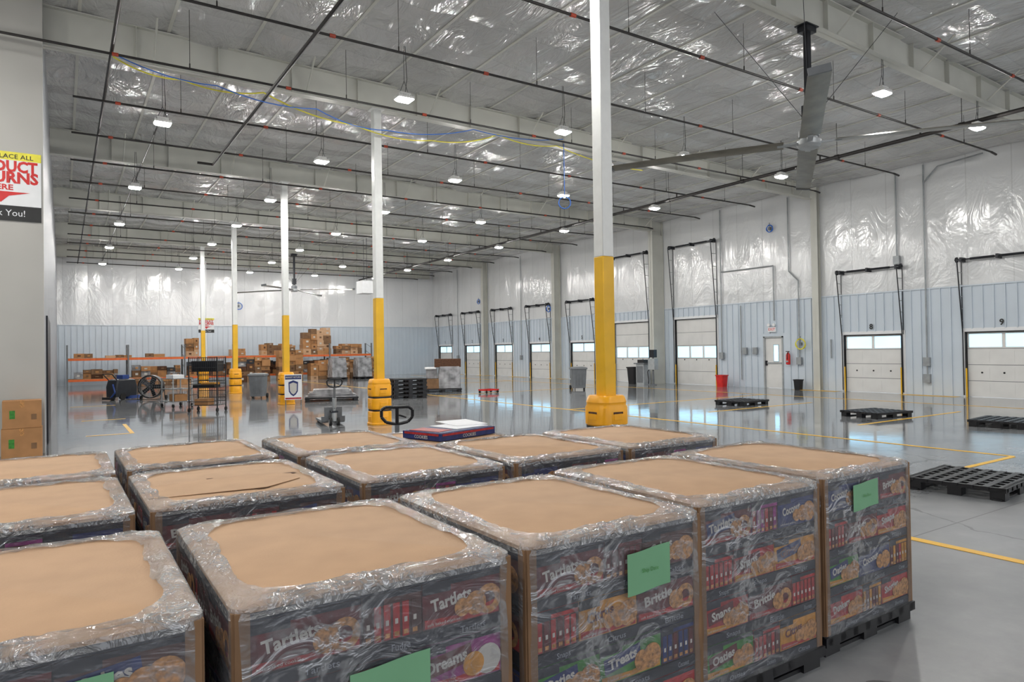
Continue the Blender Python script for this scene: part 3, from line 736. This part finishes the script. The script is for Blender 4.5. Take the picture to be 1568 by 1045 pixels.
mb.cyl((-.42,-.25,.03),(.42,-.25,.03),.015,'black')
mb.build('drum_fan',(2.8,29.2,0),rz=math.radians(-25),smooth=40)
mb=MB(); mb.loft([rsq(.26,.5,.08,.12),rsq(.27,.52,.1,.5),rsq(.25,.45,.1,.75),rsq(.2,.35,.1,.8)],'darksteel'); mb.loft([rsq(.3,.3,.15,.03,6,0,.35),rsq(.3,.3,.15,.15,6,0,.35)],'blue')
mb.bb((-.3,-.62,.03),(.3,-.58,.12),'black'); mb.tube([(-.2,-.4,.75),(-.22,-.65,1.0),(.22,-.65,1.0),(.2,-.4,.75)],.02,'black')
for sg in (-1,1): mb.cyl((sg*.28,-.2,.13),(sg*.22,-.2,.13),.13,'blackrub',n=16)
mb.tube([(.1,-.5,.6),(.3,-.6,.3),(.1,-.6,.1)],.03,'blue'); mb.bb((-.15,-.1,.8),(.15,.2,.95),'blue')
mb.build('floor_scrubber',(1.9,30.3,0),rz=math.radians(-50),smooth=40)
mb=MB(); plastic_pallet(mb,.9,.5)
for i in range(6): mb.box((random.uniform(-.06,.06),random.uniform(-.04,.04),.17+i*.045),(1.7-.1*i,.9,.04),random.choice(['wrapgrey','card3','darksteel','wrapgrey']),rz=random.uniform(-.05,.05))
mb.build('folded_sheet_pile',(7.9,23.6,0),rz=-.3,smooth=0)
mb=MB(); plastic_pallet(mb,.75,.55)
mb.loft([rsq(.45,.5,.04,.15,4,.25),rsq(.45,.5,.04,.7,4,.25),rsq(.42,.46,.05,1.05,4,.25)],'wrapgrey'); mb.loft([rsq(.28,.5,.03,.15,4,-.45),rsq(.28,.48,.03,.55,4,-.45)],'card3')
mb.bb((-.35,-.45,1.02),(.72,.4,1.36),'tear'); mb.bb((-.7,-.3,.56),(-.25,.3,.95),'wrapgrey'); mb.bb((-.75,-.5,.95),(-.3,.3,1.02),'white')
mb.build('mixed_goods_pallet',(13.2,25.3,0),rz=-.45,bevel=.01,smooth=30)
mb=MB(); mb.bb((-.27,-.012,.18),(.27,.012,1.0),'white'); mb.bb((-.25,-.016,.84),(.25,-.012,.97),'p_blue')
addtext(mb,'MARKET RETURN',.08,Matrix.Translation((0,-.018,.905)),'p_white',.01,.46)
sh=[(-.14,0),(-.15,.3),(0,.36),(.15,.3),(.14,0),(.08,-.1),(0,-.16),(-.08,-.1)]
mb.add([(a,-.015,.45+b2) for a,b2 in sh],[tuple(range(8))[::-1]],'p_blue'); mb.add([(a*.75,-.018,.47+b2*.75) for a,b2 in sh],[tuple(range(8))[::-1]],'p_white'); mb.bb((-.25,-.016,.2),(.25,-.012,.25),'p_red')
for sg in (-1,1): mb.cyl((sg*.24,.02,0),(sg*.24,.02,1.0),.015,'grey'); mb.bb((sg*.24-.02,-.15,0),(sg*.24+.02,.18,.03),'grey')
mb.build('market_return_sign',(6.25,22.45,0),rz=math.radians(-15),smooth=0)
def ret_sign(name,w,h,loc,post=None):
    mb=MB(); mb.bb((-w/2,-.012,0),(w/2,.0,h),'white'); mb.bb((-w/2,-.014,h*.88),(w/2,-.012,h),'cable_y'); mb.bb((-w/2,-.014,0),(w/2,-.012,h*.22),'txt_black')
    Tt=lambda z,x=0:Matrix.Translation((x,-.016,z))
    addtext(mb,'PLEASE PLACE ALL',h*.09,Tt(h*.93),'txt_black',.01,w*.8); addtext(mb,'PRODUCT',h*.22,Tt(h*.78),'red',.04,w*.9); addtext(mb,'RETURNS',h*.22,Tt(h*.62),'red',.04,w*.92)
    addtext(mb,'HERE',h*.11,Tt(h*.48),'red',.03,w*.3); mb.add([(-w*.36,-.016,h*.42),(w*.36,-.016,h*.42),(w*.1,-.016,h*.36),(0,-.016,h*.26),(-w*.1,-.016,h*.36)],[(4,3,2,1,0)],'red')
    addtext(mb,'Thank You!',h*.13,Tt(h*.11),'sheet',0,w*.6)
    if post: mb.cyl((0,.03,-loc[2]),(0,.03,post),.03,'white')
    return mb.build(name,loc,smooth=0)
ret_sign('product_returns_sign',1.15,1.2,(PX-.03-.575,PY-.005,4.06)); ret_sign('product_returns_sign',.85,.85,(7.0,43.0,2.95),post=4.2)
mb=MB()
def carton(mb,c,d,k='card2',rz=0,tape=True):
    mb.box(c,d,k,rz=rz); T=Matrix.Translation(c)@Matrix.Rotation(rz,4,'Z')
    if tape:
        mb.box((0,0,d[2]/2+.001),(d[0]*1.002,.06,.003),'cookie',T); mb.box((0,-d[1]/2-.001,d[2]*.38),(.06,.003,d[2]*.25),'cookie',T)
        mb.box((0,0,d[2]/2+.0015),(d[0]*.98,.006,.003),'tear',T)
        mb.box((-d[0]*.25,-d[1]/2-.001,0),(d[0]*.14,.003,d[2]*.3),'p_green',T); mb.box((d[0]*.3,-d[1]/2-.001,-.1*d[2]),(d[0]*.14,.003,d[2]*.2),'card3',T)
carton(mb,(0,0,.25),(.56,.42,.5)); carton(mb,(.0,.01,.735),(.54,.42,.46),rz=.03)
mb.build('stacked_cardboard_boxes',(-.58,14.3,0),smooth=0,bevel=.006)

# ------------------------------------------------------------------ back storage rack with cartons
mb=MB(); ya,yb=44.2,45.3; xa=.2; nb=6; bw=2.9
for i in range(nb+1):
    x=xa+i*bw
    for yy in (ya,yb): mb.bb((x-.04,yy-.04,0),(x+.04,yy+.04,2.3),'grey')
    for z in (.3,.9,1.5,2.0): mb.cyl((x,ya,z),(x,yb,z+.3),.015,'grey',n=5)
    if i<nb:
        for z in (.35,1.5):
            for yy in (ya,yb): mb.bb((x+.04,yy-.03,z-.06),(x+bw-.04,yy+.03,z+.06),'orange')
            mb.bb((x+.04,ya,z+.06),(x+bw-.04,yb,z+.08),'wood')
mb.build('storage_rack',smooth=0)
rnd=random.Random(5)
def stack(name,x0,x1,z0,z1,y=44.75,ks=('card2','card2','cardboard','card3')):
    mb=MB(); x=x0
    while x<x1-.15:
        w=min(rnd.uniform(.35,.6),x1-x); z=z0; top=z0+(z1-z0)*rnd.uniform(.75,1.0)
        while z<top-.1:
            h=min(rnd.uniform(.22,.4),top-z); k=rnd.choice(ks); carton(mb,(x+w/2,y+rnd.uniform(-.1,.05),z+h/2),(w*.97,rnd.uniform(.6,.85),h*.98),k,rz=0,tape=False)
            mb.box((x+w/2,y-.46,z+h/2),(w*.3,.01,h*.3),rnd.choice(['cookie','tear','p_white','card3'])); z+=h
        x+=w
    return mb.build(name,smooth=0)
R1=1.585; DK=('card3','card3','darksteel','card2','wrapgrey','tear')
stack('carton_stack',.5,1.4,R1,1.85); stack('carton_stack',2.0,3.4,R1,1.75); stack('carton_stack',4.0,5.0,R1,1.8)
stack('carton_stack',6.1,6.8,R1,2.7); stack('carton_stack',8.6,9.6,R1,2.1); stack('carton_stack',10.4,12.3,R1,2.4); stack('carton_stack',13.0,14.9,R1,3.35); stack('carton_stack',15.2,17.0,R1,2.3)
stack('carton_stack',.5,2.6,.435,1.0,ks=DK); stack('carton_stack',3.3,5.8,.435,1.2,ks=DK); stack('carton_stack',6.2,8.6,.435,1.3,ks=DK); stack('carton_stack',9.2,11.5,.435,1.35,ks=DK); stack('carton_stack',12.0,17.2,.435,1.35,ks=DK)
stack('floor_carton_pile',8.6,10.6,0.0,1.5,43.0,ks=DK);stack('floor_carton_pile',11.0,12.6,0.0,2.3,43.0); stack('floor_carton_pile',12.9,14.6,0,1.3,42.8); stack('floor_carton_pile',15.0,17.4,0,1.5,42.9)
stack('floor_carton_pile',2.2,6.2,0,.45,42.9)
for (x,y) in ((14.2,41.3),(15.8,41.2)):
    mb=MB(); plastic_pallet(mb,.5,.5); mb.loft([rsq(.46,.46,.04,.15,4),rsq(.46,.46,.04,.9,4),rsq(.42,.42,.05,1.35,4)],'wrapgrey'); mb.build('shrink_wrapped_pallet',(x,y,0),smooth=40)
mb=MB(); mb.bb((-.5,-.4,0),(.1,.4,.6),'white'); mb.bb((.1,-.38,.05),(.35,.38,.55),'black')
for i in range(5): mb.bb((.35,-.36,.1+i*.09),(.38,.36,.13+i*.09),'darksteel')
mb.cyl((-.2,-.2,.6),(-.2,-.2,2.65),.01,'darksteel'); mb.cyl((-.2,.2,.6),(-.2,.2,2.65),.01,'darksteel')
mb.build('unit_heater',(12.4,31.3,4.5),smooth=0)
coil('blue_hose_reel',(9.6,46.9,4.8),.22,'cable_b').rotation_euler[2]=math.pi/2

# ------------------------------------------------------------------ world, camera
w=D.worlds.new('world'); SC.world=w; w.use_nodes=True
bg=w.node_tree.nodes['Background']; bg.inputs[0].default_value=(.88,.92,1,1); bg.inputs[1].default_value=1.15
cam=D.cameras.new('camera'); cam.lens=24; cam.sensor_width=36; cam.clip_end=300; cam.clip_start=.05
co=D.objects.new('camera',cam); link(co); SC.camera=co
th=math.atan(688/1045); p=math.atan(13.2/1045); r=math.atan(.015)
F=Vector((math.sin(th)*math.cos(p),math.cos(th)*math.cos(p),math.sin(p))); R=Vector((math.cos(th),-math.sin(th),0)); U=R.cross(F)
R2=R*math.cos(r)-U*math.sin(r); U2=U*math.cos(r)+R*math.sin(r)
m4=Matrix((( R2.x,U2.x,-F.x,0),(R2.y,U2.y,-F.y,0),(R2.z,U2.z,-F.z,1.7),(0,0,0,1)))
co.matrix_world=m4
SC.view_settings.view_transform='Standard'
SC.view_settings.exposure=-0.25
